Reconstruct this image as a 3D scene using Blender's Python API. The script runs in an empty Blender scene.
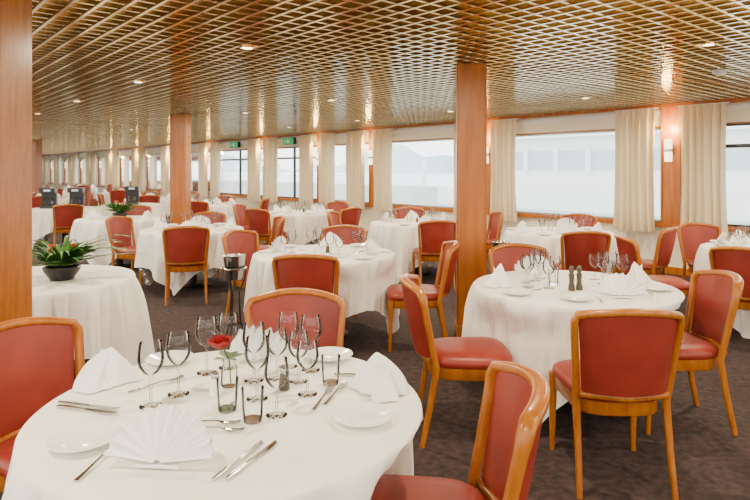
import bpy, math, random
from mathutils import Vector, Matrix
random.seed(4)
pi=math.pi
C=bpy.context.scene.collection
# ---------- room frame: s runs along the window wall, n points to the window wall
L=math.hypot(517,600); U=Vector((-517/L,600/L,0)); N=Vector((600/L,517/L,0))
def SN(s,n,z=0): return U*s+N*n+Vector((0,0,z))
ROOMROT=math.atan2(U.y,U.x)
HC=2.455
# ---------- materials
def mat(name,col=(.8,.8,.8),rough=.5,metal=0,**k):
    m=bpy.data.materials.new(name); m.use_nodes=True
    b=m.node_tree.nodes['Principled BSDF']
    b.inputs['Base Color'].default_value=(*col,1); b.inputs['Roughness'].default_value=rough
    b.inputs['Metallic'].default_value=metal
    for a,v in k.items(): b.inputs[a.replace('_',' ')].default_value=v
    return m
def noisecol(m,c1,c2,scale,detail=3,stretch=(1,1,1),bump=0,rot=0,lo=.3,hi=.7,dist=.01):
    nt=m.node_tree; b=nt.nodes['Principled BSDF']
    tc=nt.nodes.new('ShaderNodeTexCoord'); mp=nt.nodes.new('ShaderNodeMapping')
    mp.inputs['Scale'].default_value=stretch; mp.inputs['Rotation'].default_value=(0,0,rot)
    nz=nt.nodes.new('ShaderNodeTexNoise'); nz.inputs['Scale'].default_value=scale; nz.inputs['Detail'].default_value=detail
    cr=nt.nodes.new('ShaderNodeValToRGB'); cr.color_ramp.elements[0].position=lo; cr.color_ramp.elements[1].position=hi
    cr.color_ramp.elements[0].color=(*c1,1); cr.color_ramp.elements[1].color=(*c2,1)
    nt.links.new(tc.outputs['Object'],mp.inputs[0]); nt.links.new(mp.outputs[0],nz.inputs['Vector'])
    nt.links.new(nz.outputs['Fac'],cr.inputs[0]); nt.links.new(cr.outputs[0],b.inputs['Base Color'])
    if bump:
        bp=nt.nodes.new('ShaderNodeBump'); bp.inputs['Strength'].default_value=bump; bp.inputs['Distance'].default_value=dist
        nt.links.new(nz.outputs['Fac'],bp.inputs['Height']); nt.links.new(bp.outputs[0],b.inputs['Normal'])
    return m
M_wood=noisecol(mat('pillar_wood',rough=.30),(.34,.088,.002),(.50,.155,.005),3,5,(6,6,.5))
M_cwood=noisecol(mat('beech_stained',rough=.28),(.30,.086,.005),(.45,.15,.012),12,4,(3,3,.6))
M_red=noisecol(mat('red_leatherette',rough=.44),(.21,.019,.010),(.28,.030,.016),6,3,bump=.05)
M_cloth=noisecol(mat('white_linen',rough=.85),(.86,.84,.79),(.92,.905,.87),4,3,bump=.6,dist=.015)
M_napkin=mat('napkin_linen',(.95,.95,.95),.85)
M_carpet=noisecol(mat('carpet',rough=.95),(.009,.0045,.005),(.056,.030,.030),22,6,bump=.3)
M_gold=noisecol(mat('ceiling_brass_slats',rough=.16,metal=1),(.88,.70,.40),(1.0,.86,.56),2,2)
M_goldback=noisecol(mat('ceiling_panel_gold',rough=.22,metal=1),(.46,.32,.14),(.74,.56,.29),14,3,bump=.35,dist=.02)
M_wall=mat('cream_paint',(.82,.76,.64),.6)
M_white=mat('white_paint',(.85,.85,.84),.4)
M_frame=mat('window_frame_metal',(.42,.41,.40),.35,.6)
M_dark=mat('black_plastic',(.015,.015,.017),.3)
M_steel=mat('stainless_steel',(.50,.50,.50),.16,1)
M_china=mat('white_china',(.90,.90,.89),.12)
M_green=noisecol(mat('leaf_green',rough=.45),(.015,.07,.012),(.08,.24,.03),14)
M_tree=noisecol(mat('tree_foliage',rough=.9),(.12,.22,.06),(.30,.42,.16),3,5)
M_rose=mat('rose_red',(.30,.003,.008),.5)
M_orange=mat('flower_orange',(.7,.06,.01),.5)
M_exit=mat('exit_sign_green',(.01,.35,.10),.4,Emission_Color=(.005,.42,.12,1),Emission_Strength=.5)
M_lamp=mat('lamp_warm',(1,.9,.7),.4,Emission_Color=(1,.72,.38,1),Emission_Strength=14)
M_lampw=mat('sconce_glass',(1,.95,.85),.4,Emission_Color=(1,.82,.52,1),Emission_Strength=3.5)
M_pepper=mat('pepper_mill',(.06,.05,.03),.3)
M_water=noisecol(mat('lake_water',rough=.3),(.52,.63,.68),(.68,.76,.79),.6,4,bump=.2)
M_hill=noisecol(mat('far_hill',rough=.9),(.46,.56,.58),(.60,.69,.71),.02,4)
M_quay=noisecol(mat('quay_concrete',rough=.9),(.52,.52,.49),(.66,.66,.62),.5,4)
M_boatglass=mat('boat_window',(.50,.59,.62),.3)
def curtain_mat():
    m=bpy.data.materials.new('curtain_cream'); m.use_nodes=True; nt=m.node_tree
    b=nt.nodes['Principled BSDF']; b.inputs['Base Color'].default_value=(.80,.69,.50,1); b.inputs['Roughness'].default_value=.9
    t=nt.nodes.new('ShaderNodeBsdfTranslucent'); t.inputs[0].default_value=(.80,.68,.46,1)
    mx=nt.nodes.new('ShaderNodeMixShader'); mx.inputs[0].default_value=.15
    nt.links.new(b.outputs[0],mx.inputs[1]); nt.links.new(t.outputs[0],mx.inputs[2])
    nt.links.new(mx.outputs[0],nt.nodes['Material Output'].inputs[0]); return m
M_curtain=curtain_mat()
def glass_mat(name,tint,edge,body=0):
    m=bpy.data.materials.new(name); m.use_nodes=True; nt=m.node_tree
    nt.nodes.remove(nt.nodes['Principled BSDF'])
    t=nt.nodes.new('ShaderNodeBsdfTransparent'); t.inputs[0].default_value=(*tint,1)
    g=nt.nodes.new('ShaderNodeBsdfGlossy'); g.inputs['Roughness'].default_value=.06; g.inputs[0].default_value=(1,1,1,1)
    lw=nt.nodes.new('ShaderNodeLayerWeight'); lw.inputs[0].default_value=edge
    mx=nt.nodes.new('ShaderNodeMixShader')
    nt.links.new(lw.outputs['Fresnel'],mx.inputs[0]); nt.links.new(t.outputs[0],mx.inputs[1]); nt.links.new(g.outputs[0],mx.inputs[2])
    nt.links.new(mx.outputs[0],nt.nodes['Material Output'].inputs[0]); return m
M_glass=glass_mat('glassware',(.975,.98,.98),.24)
M_pane=glass_mat('window_pane',(.98,.99,.99),.10)
# ---------- mesh builder
class MB:
    def __init__(s): s.v=[];s.f=[];s.m=[];s.mats=[]
    def mi(s,m):
        if m not in s.mats: s.mats.append(m)
        return s.mats.index(m)
    def add(s,vs,fs,m):
        o=len(s.v); s.v+= [tuple(v) for v in vs]; i=s.mi(m)
        for f in fs: s.f.append(tuple(o+k for k in f)); s.m.append(i)
    def box(s,c,d,m,mtx=None):
        x,y,z=[k/2 for k in d]; vs=[Vector((c[0]+a*x,c[1]+b*y,c[2]+e*z)) for a in(-1,1) for b in(-1,1) for e in(-1,1)]
        if mtx: vs=[mtx@v for v in vs]
        s.add(vs,[(0,1,3,2),(4,6,7,5),(0,4,5,1),(2,3,7,6),(0,2,6,4),(1,5,7,3)],m)
    def lathe(s,prof,seg,m,c=(0,0,0)):
        vs=[];fs=[];n=len(prof)
        for r,z in prof:
            for k in range(seg):
                a=2*pi*k/seg; vs.append((c[0]+r*math.cos(a),c[1]+r*math.sin(a),c[2]+z))
        for i in range(n-1):
            for k in range(seg):
                fs.append((i*seg+k,i*seg+(k+1)%seg,(i+1)*seg+(k+1)%seg,(i+1)*seg+k))
        s.add(vs,fs,m)
    def loft(s,rings,m,cap=True,closed=True):
        n=len(rings[0]);vs=[p for r in rings for p in r];fs=[]
        for i in range(len(rings)-1):
            for k in range(n if closed else n-1):
                fs.append((i*n+k,i*n+(k+1)%n,(i+1)*n+(k+1)%n,(i+1)*n+k))
        if cap: fs.append(tuple(range(n))[::-1]); fs.append(tuple((len(rings)-1)*n+k for k in range(n)))
        s.add(vs,fs,m)
    def sweep(s,pts,w,h,m,ref=Vector((0,1,0)),seg=8,power=.6):
        pts=[Vector(p) for p in pts]; rings=[]
        for i,p in enumerate(pts):
            t=(pts[min(i+1,len(pts)-1)]-pts[max(i-1,0)]).normalized()
            a=t.cross(ref).normalized(); b=a.cross(t).normalized()
            ww=w[i] if isinstance(w,list) else w; hh=h[i] if isinstance(h,list) else h
            r=[]
            for k in range(seg):
                q=2*pi*(k+.5)/seg; cx=math.cos(q);sx=math.sin(q)
                cx=math.copysign(abs(cx)**power,cx); sx=math.copysign(abs(sx)**power,sx)
                r.append(p+a*cx*ww/2+b*sx*hh/2)
            rings.append(r)
        s.loft(rings,m)
    def mesh(s,name,smooth=True,angle=40):
        me=bpy.data.meshes.new(name); me.from_pydata(s.v,[],s.f)
        for m in s.mats: me.materials.append(m)
        me.polygons.foreach_set('material_index',s.m); me.update()
        if smooth:
            me.shade_smooth()
            try: me.set_sharp_from_angle(angle=math.radians(angle))
            except Exception: pass
        return me
def put(me,name,loc=(0,0,0),rz=0,parent=None,scale=None,rot=None):
    o=bpy.data.objects.new(name,me); C.objects.link(o); o.location=loc
    o.rotation_euler=rot if rot else (0,0,rz)
    if scale: o.scale=(scale,)*3 if not isinstance(scale,tuple) else scale
    if parent: o.parent=parent
    return o
def empty(name,loc=(0,0,0),rz=0):
    o=bpy.data.objects.new(name,None); C.objects.link(o); o.location=loc; o.rotation_euler=(0,0,rz); o.empty_display_size=.1; return o
def rbox(mb,s0,s1,n0,n1,z0,z1,m):
    vs=[SN(a,b,c) for a in(s0,s1) for b in(n0,n1) for c in(z0,z1)]
    mb.add(vs,[(0,1,3,2),(4,6,7,5),(0,4,5,1),(2,3,7,6),(0,2,6,4),(1,5,7,3)],m)
S0,S1,N0,N1=-7.0,44.0,-4.2,8.92
# floor / ceiling
b=MB(); rbox(b,S0-.15,S1+.15,N0-.15,N1+.15,-.1,0,M_carpet); put(b.mesh('floor',False),'floor')
b=MB(); rbox(b,S0-.15,S1+.15,N0-.15,N1+.15,HC+.036,HC+.16,M_goldback)
sp=.13
k=S0+.05
while k<S1: rbox(b,k,k+.020,N0,N1,HC+.006,HC+.038,M_gold); k+=sp
k=N0+.05
while k<N1: rbox(b,S0,S1,k,k+.020,HC,HC+.035,M_gold); k+=sp
put(b.mesh('ceiling',False),'ceiling')
T0=4.31
pt=[-10.45,-7.15,-3.85,-.545,2.75,6.05,8.1,10.8,14.2,17.5,20.8,24.1,27.4,30.7,34.0,37.3,39.6]
ps=[t+T0 for t in pt]
ZS,ZT=.72,2.14
def longwall(name,nin,sgn):
    b=MB(); a0,a1=(nin,nin+.14) if sgn>0 else (nin-.14,nin)
    rbox(b,S0-.15,S1+.15,a0,a1,0,ZS,M_wall); rbox(b,S0-.15,S1+.15,a0,a1,ZT,HC+.036,M_wall)
    for s in ps: rbox(b,max(s-.14,S0),s+.14,a0,a1,ZS,ZT,M_wall)
    rbox(b,S1-.1,S1+.15,a0,a1,ZS,ZT,M_wall)
    put(b.mesh(name,False),name)
longwall('wall_right',N1,1); longwall('wall_left',N0,-1)
b=MB(); rbox(b,S0-.15,S0,N0,N1,0,ZS,M_wall); rbox(b,S0-.15,S0,N0,N1,ZT,HC+.036,M_wall)
for n in (N0+.3,N0+3.5,N0+6.6,N0+9.8,N1-.3): rbox(b,S0-.15,S0,n-.3,n+.3,ZS,ZT,M_wall)
put(b.mesh('wall_rear',False),'wall_rear')
b=MB(); rbox(b,S1,S1+.15,N0,N1,0,ZS,M_wood); rbox(b,S1,S1+.15,N0,N1,ZT,HC+.036,M_wood)
for n in (N0+.3,N0+3.5,N0+6.6,N0+9.8,N1-.6): rbox(b,S1,S1+.15,n-.6,n+.6,ZS,ZT,M_wood)
put(b.mesh('wall_far',False),'wall_far')
# trims
b=MB(); rbox(b,S0,S1,N1-.06,N1,ZS-.05,ZS,M_wood); put(b.mesh('trim_1',False),'trim_1')
b=MB(); rbox(b,S0,S1,N1-.035,N1,ZT+.17,ZT+.23,M_white); put(b.mesh('trim_2',False),'trim_2')
b=MB(); rbox(b,S0,S1,N1-.03,N1,0,.1,M_wood); put(b.mesh('baseboard_right',False),'baseboard_right')
b=MB(); rbox(b,S0,S1,N1-.10,N1,HC-.05,HC,M_wood); put(b.mesh('trim_3',False),'trim_3')
# windows
for side,(nin,sg) in enumerate(((N1,1),(N0,-1))):
    for i in range(len(ps)-1):
        a,c=ps[i]+.14,ps[i+1]-.14
        if a<S0 : a=S0
        if c-a<.3: continue
        e=empty('window_%d'%(i+1+side*20),SN((a+c)/2,nin,ZS)); inv=Matrix.Translation(-Vector(e.location))
        n0,n1=(nin+.03,nin+.09) if sg>0 else (nin-.09,nin-.03)
        fm=M_dark if (side==0 and i in(2,6,7)) else M_frame
        b=MB(); w=.045
        rbox(b,a,a+w,n0,n1,ZS,ZT,fm); rbox(b,c-w,c,n0,n1,ZS,ZT,fm); rbox(b,a+w,c-w,n0,n1,ZS,ZS+w,fm); rbox(b,a+w,c-w,n0,n1,ZT-w,ZT,fm)
        if i in (2,6,7): rbox(b,a+w,c-w,n0,n1,ZT-.34,ZT-.29,fm); rbox(b,(a+c)/2-.02,(a+c)/2+.02,n0,n1,ZS,ZT,fm)
        if sg>0:
            rbox(b,a,c,nin-.012,nin+.03,ZT-.018,ZT,M_cwood); rbox(b,a,c,nin-.012,nin+.03,ZS,ZS+.018,M_cwood)
        me=b.mesh('window_frame',False); me.transform(inv); put(me,'frame',parent=e)
        nm=(n0+n1)/2
        b=MB(); b.add([SN(a+w,nm,ZS+w),SN(c-w,nm,ZS+w),SN(c-w,nm,ZT-w),SN(a+w,nm,ZT-w)],[(0,1,2,3)],M_pane)
        me=b.mesh('window_glass',False); me.transform(inv); put(me,'glass',parent=e)
# pilasters, sconces, curtains
def curtain(s0,s1,seed):
    rnd=random.Random(seed); b=MB(); nx=int((s1-s0)/.010); rows=[]
    zs=[.60,.9,1.3,1.8,2.2,2.32,2.36,HC-.06]; ph=rnd.random()*6; nf=(s1-s0)/.10
    for z in zs:
        g=1-.10*math.sin(pi*(z-.6)/1.9); r=[]
        for k in range(nx+1):
            f=k/nx; a=2*pi*nf*f+ph+.9*math.sin(5*f+z*.7)
            amp=.065 if z<2.3 else .022
            ss=(s0+s1)/2+(f-.5)*(s1-s0)*g
            r.append(SN(ss,N1-.175+amp*math.sin(a)+.015*math.sin(2.3*a+z),z))
        rows.append(r)
    b.loft(rows,M_curtain,cap=False,closed=False)
    rbox(b,s0-.02,s1+.02,N1-.165,N1-.135,HC-.065,HC-.05,M_white)
    put(b.mesh('curtain',True,80),'curtain')
for i,s in enumerate(ps):
    if s<S0+.2 or s>S1-.2: continue
    b=MB(); rbox(b,s-.12,s+.12,N1-.05,N1-.001,ZS+.001,HC-.051,M_wood); rbox(b,s-.135,s-.12,N1-.065,N1-.001,ZS+.001,HC-.051,M_cwood); rbox(b,s+.12,s+.135,N1-.065,N1-.001,ZS+.001,HC-.051,M_cwood)
    put(b.mesh('pilaster',False),'pilaster')
    e=empty('sconce',SN(s,N1-.051,1.78),math.atan2(-N.x,N.y))
    b=MB(); b.box((0,-.02,0),(.07,.04,.12),M_steel); b.lathe([(.0,-.16),(.05,-.16),(.055,0),(.05,.16),(.0,.16)],16,M_lampw,(0,-.085,0)); b.lathe([(.057,-.02),(.059,0),(.057,.02)],16,M_steel,(0,-.085,0))
    put(b.mesh('sconce_body'),'shade',parent=e)
    if s<30:
        l=bpy.data.lights.new('sconce_light','POINT'); l.energy=26; l.color=(1,.68,.24); l.shadow_soft_size=.06
        o=bpy.data.objects.new('bulb',l); C.objects.link(o); o.parent=e; o.location=(0,-.14,.30)
    w=.62 if i%2 else .56
    curtain(s+.16,s+.16+w,i*2); curtain(s-.16-w,s-.16,i*2+1)
# radiator covers
for s in (2.0,5.3,8.7):
    b=MB(); rbox(b,s-.9,s+.9,N1-.12,N1-.035,.0,.56,M_white)
    for k in range(34): rbox(b,s-.86+k*.052,s-.84+k*.052,N1-.128,N1-.118,.10,.52,M_wall)
    put(b.mesh('radiator',False),'radiator')
# pillars
def pillar(x,y,w=.245,rot=-.10):
    b=MB(); m=Matrix.Translation((x,y,0))@Matrix.Rotation(rot,4,'Z')
    h=w/2; c=.010; pr=[(-h+c,-h),(h-c,-h),(h,-h+c),(h,h-c),(h-c,h),(-h+c,h),(-h,h-c),(-h,-h+c)]
    b.loft([[m@Vector((a,d,z)) for a,d in pr] for z in (0,HC)],M_wood)
    for sx in(-1,1): b.box((sx*(h+.004),0,HC/2),(.014,w*.9,HC-.01),M_cwood,m)
    b.box((0,0,.05),(w+.03,w+.03,.1),M_cwood,m)
    put(b.mesh('wooden_pillar',False),'wooden_pillar')
pillar(.88,5.50); pillar(-3.32,10.25,.25,rot=-.1); pillar(-10.9,19.3,rot=-.3); pillar(-1.91,2.95,.28,rot=-.02)
# ---------- chair
def chair_mesh():
    b=MB()
    def yb(x,z): return -.20-.20*(z-.44)-.080*(1-min(1,(x/.235)**2))
    def ztop(x): return .834+.034*(1-(x/.235)**2)
    half=[(-.215,-.275,0),(-.21,-.235,.2),(-.208,yb(.235,.42),.42),(-.222,yb(.235,.6),.6),(-.236,yb(.235,.76),.76)]
    arc=[]
    for k in range(13):
        x=-.225+.45*k/12; z=ztop(x)+.004
        arc.append((x,yb(x,z),z))
    corner=(-.239,yb(.235,.808),.808)
    left=half+[corner]; right=[(-p[0],p[1],p[2]) for p in left][::-1]
    path=left+arc+right
    w=[.026,.03,.036,.034,.034,.034]+[.034]*13+[.034,.034,.034,.036,.03,.026]
    h=[.030,.034,.038,.036,.040,.048]+[.052]*13+[.048,.040,.036,.038,.034,.030]
    b.sweep(path,w,h,M_cwood,ref=Vector((0,1,0)),seg=12,power=.75)
    rings=[]
    for j in range(9):
        v=j/8; fr=[];bk=[]
        for k in range(11):
            a=-1+2*k/10
            hw=.194+.030*v; x=a*hw
            z=.475+(ztop(x)-.010-.475)*v
            edge=math.sqrt(max(0,1-(abs(a))**6)); puff=.012*(1-a*a)*math.sin(pi*v)
            fr.append(Vector((x,yb(x,z)+.014*edge+puff+.003,z))); bk.append(Vector((x,yb(x,z)-.014*edge-puff*.5-.003,z)))
        rings.append(fr+bk[::-1])
    b.loft(rings,M_red)
    b.sweep([(-.2,yb(.2,.455),.46),(0,yb(0,.455),.46),(.2,yb(.2,.455),.46)],.03,.03,M_cwood,ref=Vector((0,1,0)))
    def ring(sc,z,dome=0):
        r=[]
        for k in range(28):
            q=2*pi*k/28; cx=math.cos(q);sx=math.sin(q)
            X=math.copysign(abs(cx)**.45,cx); Y=math.copysign(abs(sx)**.45,sx)
            hw=.222+.018*Y
            r.append(Vector((X*hw*sc,.005+Y*.222*sc+(.012*(1-X*X) if Y>0 else -.02*(1-X*X)),z)))
        return r
    b.loft([ring(.93,.415),ring(1,.425),ring(1.02,.445),ring(1.0,.465),ring(.9,.482),ring(.6,.492),ring(.2,.495)],M_red)
    b.loft([ring(.94,.355),ring(.96,.36),ring(.97,.42)],M_cwood)
    for sx in(-1,1):
        b.sweep([(sx*.212,.205,.42),(sx*.212,.205,.3),(sx*.215,.212,0)],[.042,.038,.024],[.042,.038,.024],M_cwood,seg=8)
    return b.mesh('dining_chair',True,50)
ME_chair=chair_mesh()
def chair(x,y,tx,ty,dr=0):
    rz=math.atan2(-(tx-x),(ty-y))+dr
    return put(ME_chair,'dining_chair',(x,y,0),rz)
# ---------- table
def table(x,y,r=.64,seed=0,rz=None,half=None,seats=()):
    rnd=random.Random(seed); RZ=rnd.random()*1.5 if rz is None else rz
    e=empty('dining_table',(x,y,0),RZ)
    dents=[]
    for cx,cy in seats:
        dd=math.hypot(cx-x,cy-y); dep=r+.06-(dd-.25)
        if dep>0: dents.append((math.atan2(cy-y,cx-x)-RZ,min(dep,.34)))
    b=MB(); b.lathe([(0,.705),(r-.03,.705),(r-.012,.715),(r-.012,.735),(r-.03,.742),(0,.742)],48,M_cwood)
    put(b.mesh('tabletop'),'tabletop',parent=e)
    b=MB(); b.lathe([(0,.02),(.05,.02),(.05,.70),(.12,.705),(0,.705)],20,M_dark); b.lathe([(0,0),(.22,0),(.22,.02),(.08,.05),(0,.05)],28,M_dark)
    put(b.mesh('pedestal'),'pedestal',parent=e)
    half=half or r+.42
    b=MB(); K=360; rings=[]
    ph=[rnd.random()*6.28 for _ in range(8)]
    for rr in (.01,.2,.4,r-.12,r-.03): rings.append([Vector((rr*math.cos(2*pi*k/K),rr*math.sin(2*pi*k/K),.7475+.0012*math.sin(rr*30+k*.1))) for k in range(K)])
    rings.append([Vector(((r-.004)*math.cos(2*pi*k/K),(r-.004)*math.sin(2*pi*k/K),.745)) for k in range(K)])
    VN=18
    for j in range(VN+1):
        v=j/VN; ring=[]
        for k in range(K):
            th=2*pi*k/K; c4=abs(math.cos(2*th))
            m=max(abs(math.cos(th)),abs(math.sin(th))); D=half/m-r
            D=min(D,.725,.42+.33*(1-c4)**1.2+.02*math.sin(3*th+ph[3]))
            corner=(1-c4)
            fold=.50*math.cos(13*th+1.6*math.sin(2*th+ph[0])+ph[1]+.8*v)+.30*math.cos(8*th+ph[2])+.30*math.cos(22*th+2.5*math.sin(th)+ph[4])
            wv=(17*th+2.2*math.sin(2*th+ph[5])+.5*v)
            sharp=1-2*abs(math.sin(wv))**.45
            crease=(.5+.5*math.cos(3*th+ph[6]))*math.cos(39*th+3*math.sin(2*th+ph[7]))
            A=(.056+.064*corner)*(v**.6)
            rad=r+.004+.006*min(1,v*6)+A*(fold*.9+.30)-.024*min(1,v*3)*(sharp+.2)*(.5+.7*abs(math.sin(1.5*th+ph[2])))+.008*min(1,v*3)*crease+.03*corner*v
            zd=D*v
            for ang,dep in dents:
                q=(th-ang+pi)%(2*pi)-pi
                wgt=math.exp(-(q/.48)**4); t=min(1,zd/.20); t=t*t*(3-2*t)
                rad-=wgt*t*dep+wgt*t*A*fold*.6
            ring.append(Vector((rad*math.cos(th),rad*math.sin(th),.738-zd)))
        rings.append(ring)
    b.loft(rings,M_cloth,cap=False)
    put(b.mesh('tablecloth',True,75),'tablecloth',parent=e)
    return e
ZT0=.7505
# ---------- tableware meshes
def m_wine(hh=.2):
    b=MB(); s=hh/.2
    pr=[(.0,.004),(.034,.002),(.035,.004),(.012,.008),(.0045,.016),(.004,.09),(.008,.098),(.024,.108),(.037,.128),(.041,.150),(.038,.176),(.034,.2)]
    b.lathe([(r*s**.5,z*s) for r,z in pr],20,M_glass); return b.mesh('wine_glass',True,60)
def m_tumb():
    b=MB(); b.lathe([(0,0.001),(.027,0.001),(.029,.01),(.034,.10)],20,M_glass); b.lathe([(0,.010),(.027,.010)],20,M_glass); return b.mesh('water_tumbler',True,50)
def m_plate():
    b=MB(); b.lathe([(0,.003),(.045,.003),(.05,0),(.054,.004),(.09,.016),(.092,.018),(.090,.020),(.056,.008),(.05,.006),(0,.006)],40,M_china); return b.mesh('side_plate',True,60)
def m_fan():
    b=MB(); n=22; R=.14
    tilt=math.radians(58)
    for lay in range(2):
        rings=[]
        for i,f in enumerate((.06,.35,.7,1.0)):
            row=[]
            for k in range(n+1):
                a=math.radians(-84+168*k/n)
                off=(.013 if k%2 else -.013)*f+(.012*lay)
                px=R*f*math.sin(a); pz=R*f*math.cos(a)*(.97 if k%2 else 1)
                row.append(Vector((px, -.03+pz*math.cos(tilt)+off*math.sin(tilt), .016+pz*math.sin(tilt)-off*math.cos(tilt))))
            rings.append(row)
        if lay==0: b.loft(rings,M_napkin,cap=False,closed=False)
        else: b.loft([[v+Vector((0,.006,-.006)) for v in r] for r in rings],M_napkin,cap=False,closed=False)
    b.loft([[Vector((-.055,-.03,.004)),Vector((.055,-.03,.004)),Vector((.0,.10,.004))],[Vector((-.055,-.03,.012)),Vector((.055,-.03,.012)),Vector((0,.10,.010))]],M_napkin)
    b.add([(-.02,.055,.01),(.02,.055,.01),(.05,.105,.004),(0,.045,.088)],[(0,1,3),(1,2,3),(2,0,3)],M_napkin)
    return b.mesh('folded_napkin',True,25)
def m_peak():
    b=MB(); rings=[]; K=36
    for j in range(9):
        v=j/8; row=[]
        for k in range(K):
            th=2*pi*k/K; rr=(.085*(1-v)**.8+.004)*(1+.30*math.cos(3*th+2.2*v)+.16*math.cos(7*th))
            row.append(Vector((rr*math.cos(th)*1.1+.03*v*v, rr*math.sin(th)*.8-.02*v, .002+.135*v+.012*math.cos(2*th)*(v*(1-v))*4)))
        rings.append(row)
    b.loft(rings,M_napkin)
    b.add([(-.085,-.055,.003),(.03,-.07,.003),(.08,.02,.006),(-.02,-.01,.055),(.0,.03,.125)],[(0,1,3),(1,2,3),(0,3,4),(3,2,4)],M_napkin)
    return b.mesh('folded_napkin',True,35)
def m_knife():
    b=MB(); b.sweep([(0,-.11,.004),(0,-.06,.005),(0,.0,.005)],[.011,.014,.009],[.006,.008,.005],M_steel,ref=Vector((0,0,1)))
    b.add([(-.005,0,.003),(.006,0,.003),(.010,.06,.003),(.007,.10,.003),(-.006,.115,.003),(-.005,0,.0055),(.006,0,.0045),(.010,.06,.0045),(.007,.10,.0045),(-.006,.115,.0055)],[(5,6,7,8,9),(4,3,2,1,0),(0,1,6,5),(1,2,7,6),(2,3,8,7),(3,4,9,8),(4,0,5,9)],M_steel)
    return b.mesh('table_knife',True,40)
def m_fork():
    b=MB(); b.sweep([(0,-.10,.003),(0,-.05,.004),(0,.02,.009),(0,.045,.006)],[.014,.009,.006,.012],.004,M_steel,ref=Vector((0,0,1)))
    b.sweep([(0,.04,.006),(0,.06,.004)],[.014,.024],.003,M_steel,ref=Vector((0,0,1)))
    for t in(-1.5,-.5,.5,1.5): b.sweep([(t*.0065,.058,.004),(t*.0065,.08,.005),(t*.006,.10,.010)],.0035,.0025,M_steel,ref=Vector((0,0,1)),seg=6)
    return b.mesh('table_fork',True,40)
ME_w1=m_wine(.205); ME_w2=m_wine(.175); ME_t=m_tumb(); ME_p=m_plate(); ME_fan=m_fan(); ME_pk=m_peak(); ME_k=m_knife(); ME_f=m_fork()
def shaker(dark=False):
    b=MB(); b.lathe([(0,0),(.018,0),(.020,.01),(.015,.05),(.012,.06)],14,M_pepper if dark else M_china); b.lathe([(.0125,.058),(.014,.062),(.013,.075),(.006,.082),(0,.083)],14,M_steel); return b.mesh('shaker')
ME_salt=shaker(); ME_pep=shaker(dark=True)
def mill():
    b=MB(); b.lathe([(0,0),(.020,0),(.021,.02),(.014,.05),(.017,.09),(.018,.10),(.012,.108),(.017,.12),(.015,.14),(.006,.15),(0,.151)],16,M_pepper); return b.mesh('pepper_mill')
ME_mill=mill()
Z=ZT0
def setting(x,y,r,ang,fan=True,lo=False):
    """one cover: ang = direction from table centre to the diner"""
    d=Vector((math.cos(ang),math.sin(ang),0)); t=Vector((-d.y,d.x,0)); c=Vector((x,y,Z))
    rz=math.atan2(d.x,-d.y)
    P=lambda a,bb: c+d*a+t*bb
    put(ME_fan if fan else ME_pk,'folded_napkin',P(r-.17,0),rz+random.uniform(-.1,.1))
    put(ME_p,'side_plate',P(r-.17,-.26),0)
    put(ME_w1,'wine_glass',P(r-.36,.10)); put(ME_w2,'wine_glass',P(r-.33,.19))
    if not lo:
        put(ME_k,'table_knife',P(r-.16,.165),rz); put(ME_f,'table_fork',P(r-.44,-.10),rz)
# ---------- table 1 (foreground)
T1=(-.458,1.94)
c1=[(-.40,2.74),(-1.16,2.27),(.12,1.80)]
table(*T1,r=.605,seed=3,rz=.35,half=1.04,seats=c1)
def on(me,name,x,y,rz=0,sc=None): return put(me,name,(x,y,Z),rz,scale=sc)
on(ME_p,'side_plate',-.80,1.645); on(ME_p,'side_plate',-.036,1.80); on(ME_p,'side_plate',-.80,2.34); on(ME_p,'side_plate',-.18,2.39)
on(ME_fan,'folded_napkin',-.545,1.53,-.08,1.0)
on(ME_pk,'folded_napkin',-.955,2.10,.4,.95); on(ME_pk,'folded_napkin',.02,2.02,2.6,.92); on(ME_fan,'folded_napkin',-.46,2.42,pi-.2,.95)
for x,y,m in ((-.71,1.90,ME_w1),(-.655,2.0,ME_w1),(-.62,2.21,ME_w1),(-.555,2.27,ME_w1),(-.30,1.83,ME_w2),(-.225,2.00,ME_w2),(-.27,2.12,ME_w2),(-.24,2.24,ME_w1),(-.385,1.96,ME_w1),(-.43,2.13,ME_w1),(-.33,2.28,ME_w1),(-.35,2.15,ME_w2)):
    on(m,'wine_glass',x,y)
on(ME_t,'water_tumbler',-.365,1.79); on(ME_t,'water_tumbler',-.155,2.10); on(ME_t,'water_tumbler',-.46,1.87)
def cut(me,name,x0,y0,x1,y1):
    x,y=(x0+x1)/2,(y0+y1)/2; return on(me,name,x,y,math.atan2(-(x1-x0),(y1-y0)))
cut(ME_k,'table_knife',-.39,1.45,-.31,1.65); cut(ME_k,'table_knife',-.36,1.45,-.27,1.65)
cut(ME_f,'table_fork',-.72,1.44,-.70,1.64); cut(ME_f,'table_fork',-.545,1.74,-.40,1.72); cut(ME_f,'table_fork',-.57,1.78,-.42,1.77)
cut(ME_k,'table_knife',-1.01,1.90,-.79,1.84); cut(ME_k,'table_knife',-1.02,1.93,-.80,1.875); cut(ME_f,'table_fork',-.81,2.04,-.71,2.14)
cut(ME_f,'table_fork',-.19,1.88,-.15,2.05); cut(ME_f,'table_fork',-.155,1.93,-.11,2.08); cut(ME_k,'table_knife',-.13,2.19,.05,2.17)
on(ME_salt,'salt_shaker',-.53,1.99); on(ME_pep,'pepper_shaker',-.31,2.05)
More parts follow.
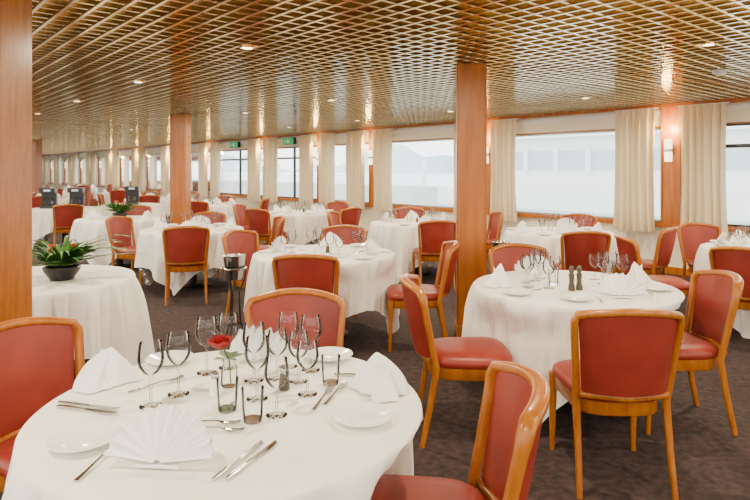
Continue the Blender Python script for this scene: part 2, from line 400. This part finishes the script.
# rose in vase
def rose(x,y):
    e=empty('rose_vase',(x,y,Z))
    b=MB(); b.lathe([(0,0.001),(.026,0.001),(.03,.01),(.027,.06),(.020,.085),(.024,.095)],18,M_glass); put(b.mesh('vase'),'vase',parent=e)
    b=MB(); b.sweep([(0.005,0,.012),(0,.0,.09),(-.02,-.01,.14)],.005,.005,M_green,ref=Vector((0,1,0)),seg=6)
    for a,l in ((.3,.065),(2.2,.07),(4.0,.06),(5.2,.07),(1.2,.06)):
        d=Vector((math.cos(a),math.sin(a),.35)); s=Vector((-math.sin(a),math.cos(a),0)); o=Vector((-.005,0,.095))
        b.add([o,o+d*l*.5+s*.02,o+d*l+Vector((0,0,-.01)),o+d*l*.5-s*.02],[(0,1,2,3)],M_green)
    put(b.mesh('stem'),'stem',parent=e)
    b=MB()
    for lay in range(4):
        rr=.012+.008*lay; n=3+lay
        for k in range(n):
            a0=2*pi*k/n+lay*.7; rows=[]
            for j in range(5):
                v=j/4; row=[]
                for i in range(5):
                    a=a0+(i/4-.5)*2.2*pi/n*1.1; q=rr*(.35+.75*math.sin(v*1.6))*(1+.12*v*lay*.4)
                    row.append(Vector((-.028+q*math.cos(a),-.012+q*math.sin(a),.135+v*(.046-.004*lay)-.004*abs(i-2)*v)))
                rows.append(row)
            b.loft(rows,M_rose,cap=False,closed=False)
    put(b.mesh('rose_bloom'),'bloom',parent=e)
rose(-.505,2.08)
chair(c1[0][0],c1[0][1],-.40,1.94); chair(c1[1][0],c1[1][1],-.30,1.82); chair(c1[2][0],c1[2][1],-.80,1.82)
# ---------- table 2 (right)
T2=(1.29,3.90); c2=[(1.16,3.01),(.53,3.46),(1.77,3.62),(1.21,4.66)]
table(*T2,r=.64,seed=8,rz=.1,half=1.10,seats=c2)
chair(*c2[0],1.19,3.9); chair(*c2[1],1.5,3.46); chair(*c2[2],1.1,3.64); chair(*c2[3],*T2)
on(ME_fan,'folded_napkin',1.45,3.53,-.1,1.0); on(ME_p,'side_plate',1.16,3.46); on(ME_p,'side_plate',1.76,3.75); on(ME_p,'side_plate',.86,3.62)
on(ME_pk,'folded_napkin',.80,3.90,1.5); on(ME_pk,'folded_napkin',1.76,4.02,4.3); on(ME_fan,'folded_napkin',1.15,4.36,pi,1)
for x,y,m in ((1.08,4.05,ME_w1),(1.00,3.98,ME_w2),(1.14,4.14,ME_w1),(1.2,4.0,ME_w2),(1.50,3.95,ME_w1),(1.58,4.02,ME_w1),(1.50,4.10,ME_w2),(1.10,3.80,ME_w2),(1.47,3.80,ME_w2),(1.60,3.88,ME_w1),(.98,3.84,ME_w1)): on(m,'wine_glass',x,y)
on(ME_mill,'pepper_mill',1.225,3.74); on(ME_mill,'salt_mill',1.28,3.76); on(ME_t,'water_tumbler',1.16,3.90)
cut(ME_k,'table_knife',1.28,3.38,1.33,3.58); cut(ME_f,'table_fork',1.62,3.44,1.66,3.62); cut(ME_f,'table_fork',.86,3.76,1.02,3.74)
# ---------- other tables
def group(x,y,angs,r=.635,seed=0,chairs=None,set_=True,lo=False,off=.90,rz=None,extra=()):
    seats=[]
    for i,a in enumerate(angs):
        a=math.radians(a)
        if set_: setting(x,y,r,a,fan=(i+seed)%2==0,lo=lo)
        if chairs is None or chairs[i]:
            p=(x+off*math.cos(a),y+off*math.sin(a)); seats.append(p)
            chair(*p,x,y,random.uniform(-.08,.08))
    table(x,y,r,seed,rz=rz,seats=seats+list(extra))
    if set_: on(ME_pep,'pepper_shaker',x+.03,y); on(ME_t,'water_tumbler',x-.08,y+.06)
group(-.46,5.45,[-96,-18,85,165],seed=11,off=.90,chairs=[0,0,1,0],extra=[(-.52,4.78),(.34,5.16),(-1.14,5.92)])
chair(-.50,4.74,-.46,5.45); chair(.34,5.16,-1.2,5.2); chair(-1.13,5.98,-.46,5.6)
group(-2.34,7.72,[-78,15,95,168],seed=12,lo=True,off=.80)
group(.58,8.65,[-80,165,90,10],seed=13,lo=True,off=.95)
group(2.25,7.35,[-95,-42,60,190],seed=14,lo=True,chairs=[1,1,1,0],off=.95)
group(3.82,5.72,[95,150,225,50],seed=15,lo=True,chairs=[1,0,1,0],off=.92)
chair(2.66,5.62,3.7,5.5)
group(-1.3,10.7,[-120,-40,60,170],seed=16,lo=True)
group(-3.95,9.3,[-160,100,20,-80],seed=17,set_=False,chairs=[0,1,0,0])
group(-6.15,11.9,[-60,60,170,-150],seed=18,set_=False,chairs=[1,0,1,0])
group(-3.6,13.2,[-90,0,90,180],seed=19,lo=True,chairs=[1,1,1,0])
table(-5.35,13.2,.62,seed=40)
group(-6.0,16.0,[-70,20,110,200],seed=20,lo=True)
group(-8.6,15.4,[-60,40,120,210],seed=21,lo=True)
group(-8.4,19.8,[-70,20,110,200],seed=22,lo=True)
group(-11.6,21.6,[-60,40,120,210],seed=23,lo=True)
group(-12.5,25.5,[-60,40,120,210],seed=24,lo=True)
# left table with plant
table(-2.34,4.17,.62,seed=30)
def arrangement(x,y,z,sc=1,seed=0,name='flower_arrangement',nb=4):
    rnd=random.Random(seed); e=empty(name,(x,y,z)); e.scale=(sc,)*3
    b=MB(); b.lathe([(0,0),(.055,0),(.06,.01),(.085,.045),(.09,.065),(.085,.065),(.075,.05),(0,.045)],24,M_dark); put(b.mesh('bowl'),'bowl',parent=e)
    b=MB()
    for k in range(110):
        a=rnd.random()*6.28; long=k<48; l=rnd.uniform(.26,.42) if long else rnd.uniform(.10,.20); w=.009 if long else .036
        up=rnd.uniform(.3,1.7); rows=[]; sd=Vector((-math.sin(a),math.cos(a),0)); 
        if up>1.2: l*=.6
        for j in range(7):
            v=j/6; p=Vector((math.cos(a)*l*v,math.sin(a)*l*v,.05+up*l*v-.75*up*l*v*v*(1.0 if long else .7)+.02))
            ww=w*math.sin(pi*min(.98,v*.9+.08)); rows.append([p-sd*ww,p+Vector((0,0,-ww*.3)),p+sd*ww])
        b.loft(rows,M_green,cap=False,closed=False)
    put(b.mesh('foliage'),'foliage',parent=e)
    b=MB()
    for k in range(nb):
        a=rnd.random()*6.28; p=(math.cos(a)*.06,math.sin(a)*.06,.12+rnd.random()*.08)
        b.lathe([(0,-.012),(.006,-.008),(.011,.004),(.012,.010),(.007,.008),(0,.005)],10,M_orange,p)
    put(b.mesh('blooms'),'blooms',parent=e)
arrangement(-2.15,4.12,Z,1.35,5); arrangement(-3.95,9.3,Z,1.35,6,nb=14)
on(ME_pk,'folded_napkin',-4.42,9.4); on(ME_pk,'folded_napkin',-3.48,9.1,1)
def urn(x,y):
    b=MB(); b.box((0,0,.03),(.26,.30,.06),M_dark); b.box((0,.09,.19),(.26,.12,.27),M_dark); b.box((0,0,.35),(.27,.30,.09),M_dark)
    b.lathe([(0,.06),(.07,.06),(.085,.12),(.07,.19),(.055,.2)],16,M_glass,(0,-.04,0)); b.box((0,-.152,.35),(.12,.004,.04),M_steel)
    put(b.mesh('coffee_machine',False),'coffee_machine',(x,y,Z),.3)
urn(-6.42,11.8); urn(-5.95,11.95); urn(-5.3,13.1)
def cooler(x,y):
    e=empty('wine_cooler_stand',(x,y,0)); b=MB()
    for k in range(3):
        a=2*pi*k/3+.4; b.sweep([(.14*math.cos(a),.14*math.sin(a),0),(.05*math.cos(a),.05*math.sin(a),.2),(.04*math.cos(a),.04*math.sin(a),.45),(.085*math.cos(a),.085*math.sin(a),.56),(.1*math.cos(a),.1*math.sin(a),.66)],.014,.014,M_dark,ref=Vector((-math.sin(a),math.cos(a),0)))
    b.lathe([(.1,.655),(.108,.66),(.108,.67),(.1,.675),(.1,.655)],24,M_steel); b.lathe([(0,.19),(.06,.19),(.06,.21),(0,.21)],16,M_dark)
    put(b.mesh('stand'),'stand',parent=e)
    b=MB(); b.lathe([(0,.57),(.065,.57),(.075,.59),(.092,.76),(.098,.775),(.092,.775),(.086,.76),(.07,.6),(0,.59)],24,M_steel); put(b.mesh('bucket'),'bucket',parent=e)
cooler(-1.20,5.12); cooler(1.27,6.05)
def exit_sign(s):
    b=MB(); rbox(b,s-.26,s+.26,N1-.13,N1-.12,2.20,2.36,M_exit); rbox(b,s-.05,s+.03,N1-.133,N1-.13,2.23,2.33,M_white); rbox(b,s+.07,s+.19,N1-.133,N1-.13,2.27,2.29,M_white)
    rbox(b,s-.27,s+.27,N1-.12,N1-.036,2.19,2.37,M_dark); put(b.mesh('exit_sign',False),'exit_sign')
exit_sign(T0+9.5); exit_sign(T0+12.6)
b=MB(); b.lathe([(0,-.05),(.03,-.05),(.035,-.035),(.06,-.03),(.065,0),(0,0)],24,M_white); put(b.mesh('smoke_detector'),'smoke_detector',(3.3,5.75,HC))
# ceiling downlights (real fixtures with lamps)
b=MB(); b.lathe([(0,-.004),(.04,-.004)],20,M_lamp); b.lathe([(.04,-.004),(.055,-.008),(.06,0),(.04,0)],20,M_gold); ME_dl=b.mesh('ceiling_downlight')
lt=bpy.data.lights.new('downlight','AREA'); lt.shape='DISK'; lt.size=.10; lt.energy=50; lt.color=(1,.83,.58)
for s in [-5.5,-3,-.6,1.8,4.2,6.6,9,11.4,14.5,18,22,27,33]:
    for n in (-2.6,-.2,2.3,4.9,7.3):
        p=SN(s,n,HC); e=empty('ceiling_downlight',p); put(ME_dl,'trim_ring',parent=e)
        o=bpy.data.objects.new('lamp',lt); C.objects.link(o); o.parent=e; o.location=(0,0,-.015)
# ---------- outside
b=MB(); rbox(b,-200,400,N1+.6,400,-1.8,-1.7,M_water); rbox(b,-200,400,-400,N0-.6,-1.8,-1.7,M_water); put(b.mesh('lake',False),'lake')
b=MB(); rows=[]
for j in range(2):
    rows.append([SN(-300+k*12,402,(-1.8 if j==0 else 14+10*math.sin(k*.23)+6*math.sin(k*.61+1)+2*math.sin(k*1.7))) for k in range(100)])
b.loft(rows,M_hill,cap=False,closed=False); put(b.mesh('far_shore'),'far_shore')
b=MB()
rbox(b,2,15,N1+7,N1+11,-1.7,.9,M_white); rbox(b,3,14,N1+7.6,N1+10.5,.9,2.5,M_white); rbox(b,3.3,13.7,N1+7.58,N1+7.6,1.5,2.1,M_boatglass)
for k in range(9): rbox(b,3.8+k*1.1,3.95+k*1.1,N1+7.5,N1+7.59,1.4,2.2,M_white)
rbox(b,2,15,N1+6.96,N1+7.0,.15,.28,M_boatglass); rbox(b,2.6,14.4,N1+7.3,N1+10.8,2.5,2.65,M_white)
put(b.mesh('moored_boat',False),'moored_boat')
b=MB(); rbox(b,-40,0,N1+9,N1+13,-1.7,.5,M_quay); rbox(b,-30,-6,N1+13,N1+20,.5,6,M_quay)
for k in range(8): rbox(b,-28+k*2.8,-26.6+k*2.8,N1+12.97,N1+13,1.5,3.6,M_boatglass)
put(b.mesh('quay_building',False),'quay_building')
def tree(s,n,h,seed):
    rnd=random.Random(seed); b=MB(); p=SN(s,n,.5)
    b.lathe([(.18,0),(.12,h*.5),(.06,h*.8)],10,M_pepper,p)
    for k in range(26):
        a=rnd.random()*6.28; q=rnd.uniform(0,h*.28); z=rnd.uniform(h*.38,h*.95); R=rnd.uniform(.16,.26)*h*.6
        c=(p.x+q*math.cos(a),p.y+q*math.sin(a),p.z+z)
        b.lathe([(R*math.sin(pi*i/7)*(1+.15*math.sin(i*5+k)),-R*math.cos(pi*i/7)) for i in range(8)],10,M_tree,c)
    put(b.mesh('quay_tree',True,30),'quay_tree')
tree(.2-1.5,N1+10.8,4.2,1); tree(-3.6,N1+10.5,3.6,2); tree(-8,N1+11,4.5,3)
b=MB(); rbox(b,22,60,N1+14,N1+16,-1.7,.6,M_quay)
for k in range(12): rbox(b,23+k*3,23.2+k*3,N1+14.4,N1+14.6,.6,2.0,M_white)
rbox(b,22,60,N1+14.45,N1+14.55,1.5,1.56,M_white); put(b.mesh('jetty',False),'jetty')
# world
w=bpy.data.worlds.new('World'); bpy.context.scene.world=w; w.use_nodes=True
bg=w.node_tree.nodes['Background']; bg.inputs[0].default_value=(.94,.97,1,1); bg.inputs[1].default_value=5.2
# camera
cd=bpy.data.cameras.new('Camera'); cd.sensor_width=36; cd.lens=28.8; cd.shift_y=-80/750; cd.clip_end=2000
co=bpy.data.objects.new('Camera',cd); C.objects.link(co); co.location=(0,0,1.5); co.rotation_euler=(pi/2,0,0)
bpy.context.scene.camera=co
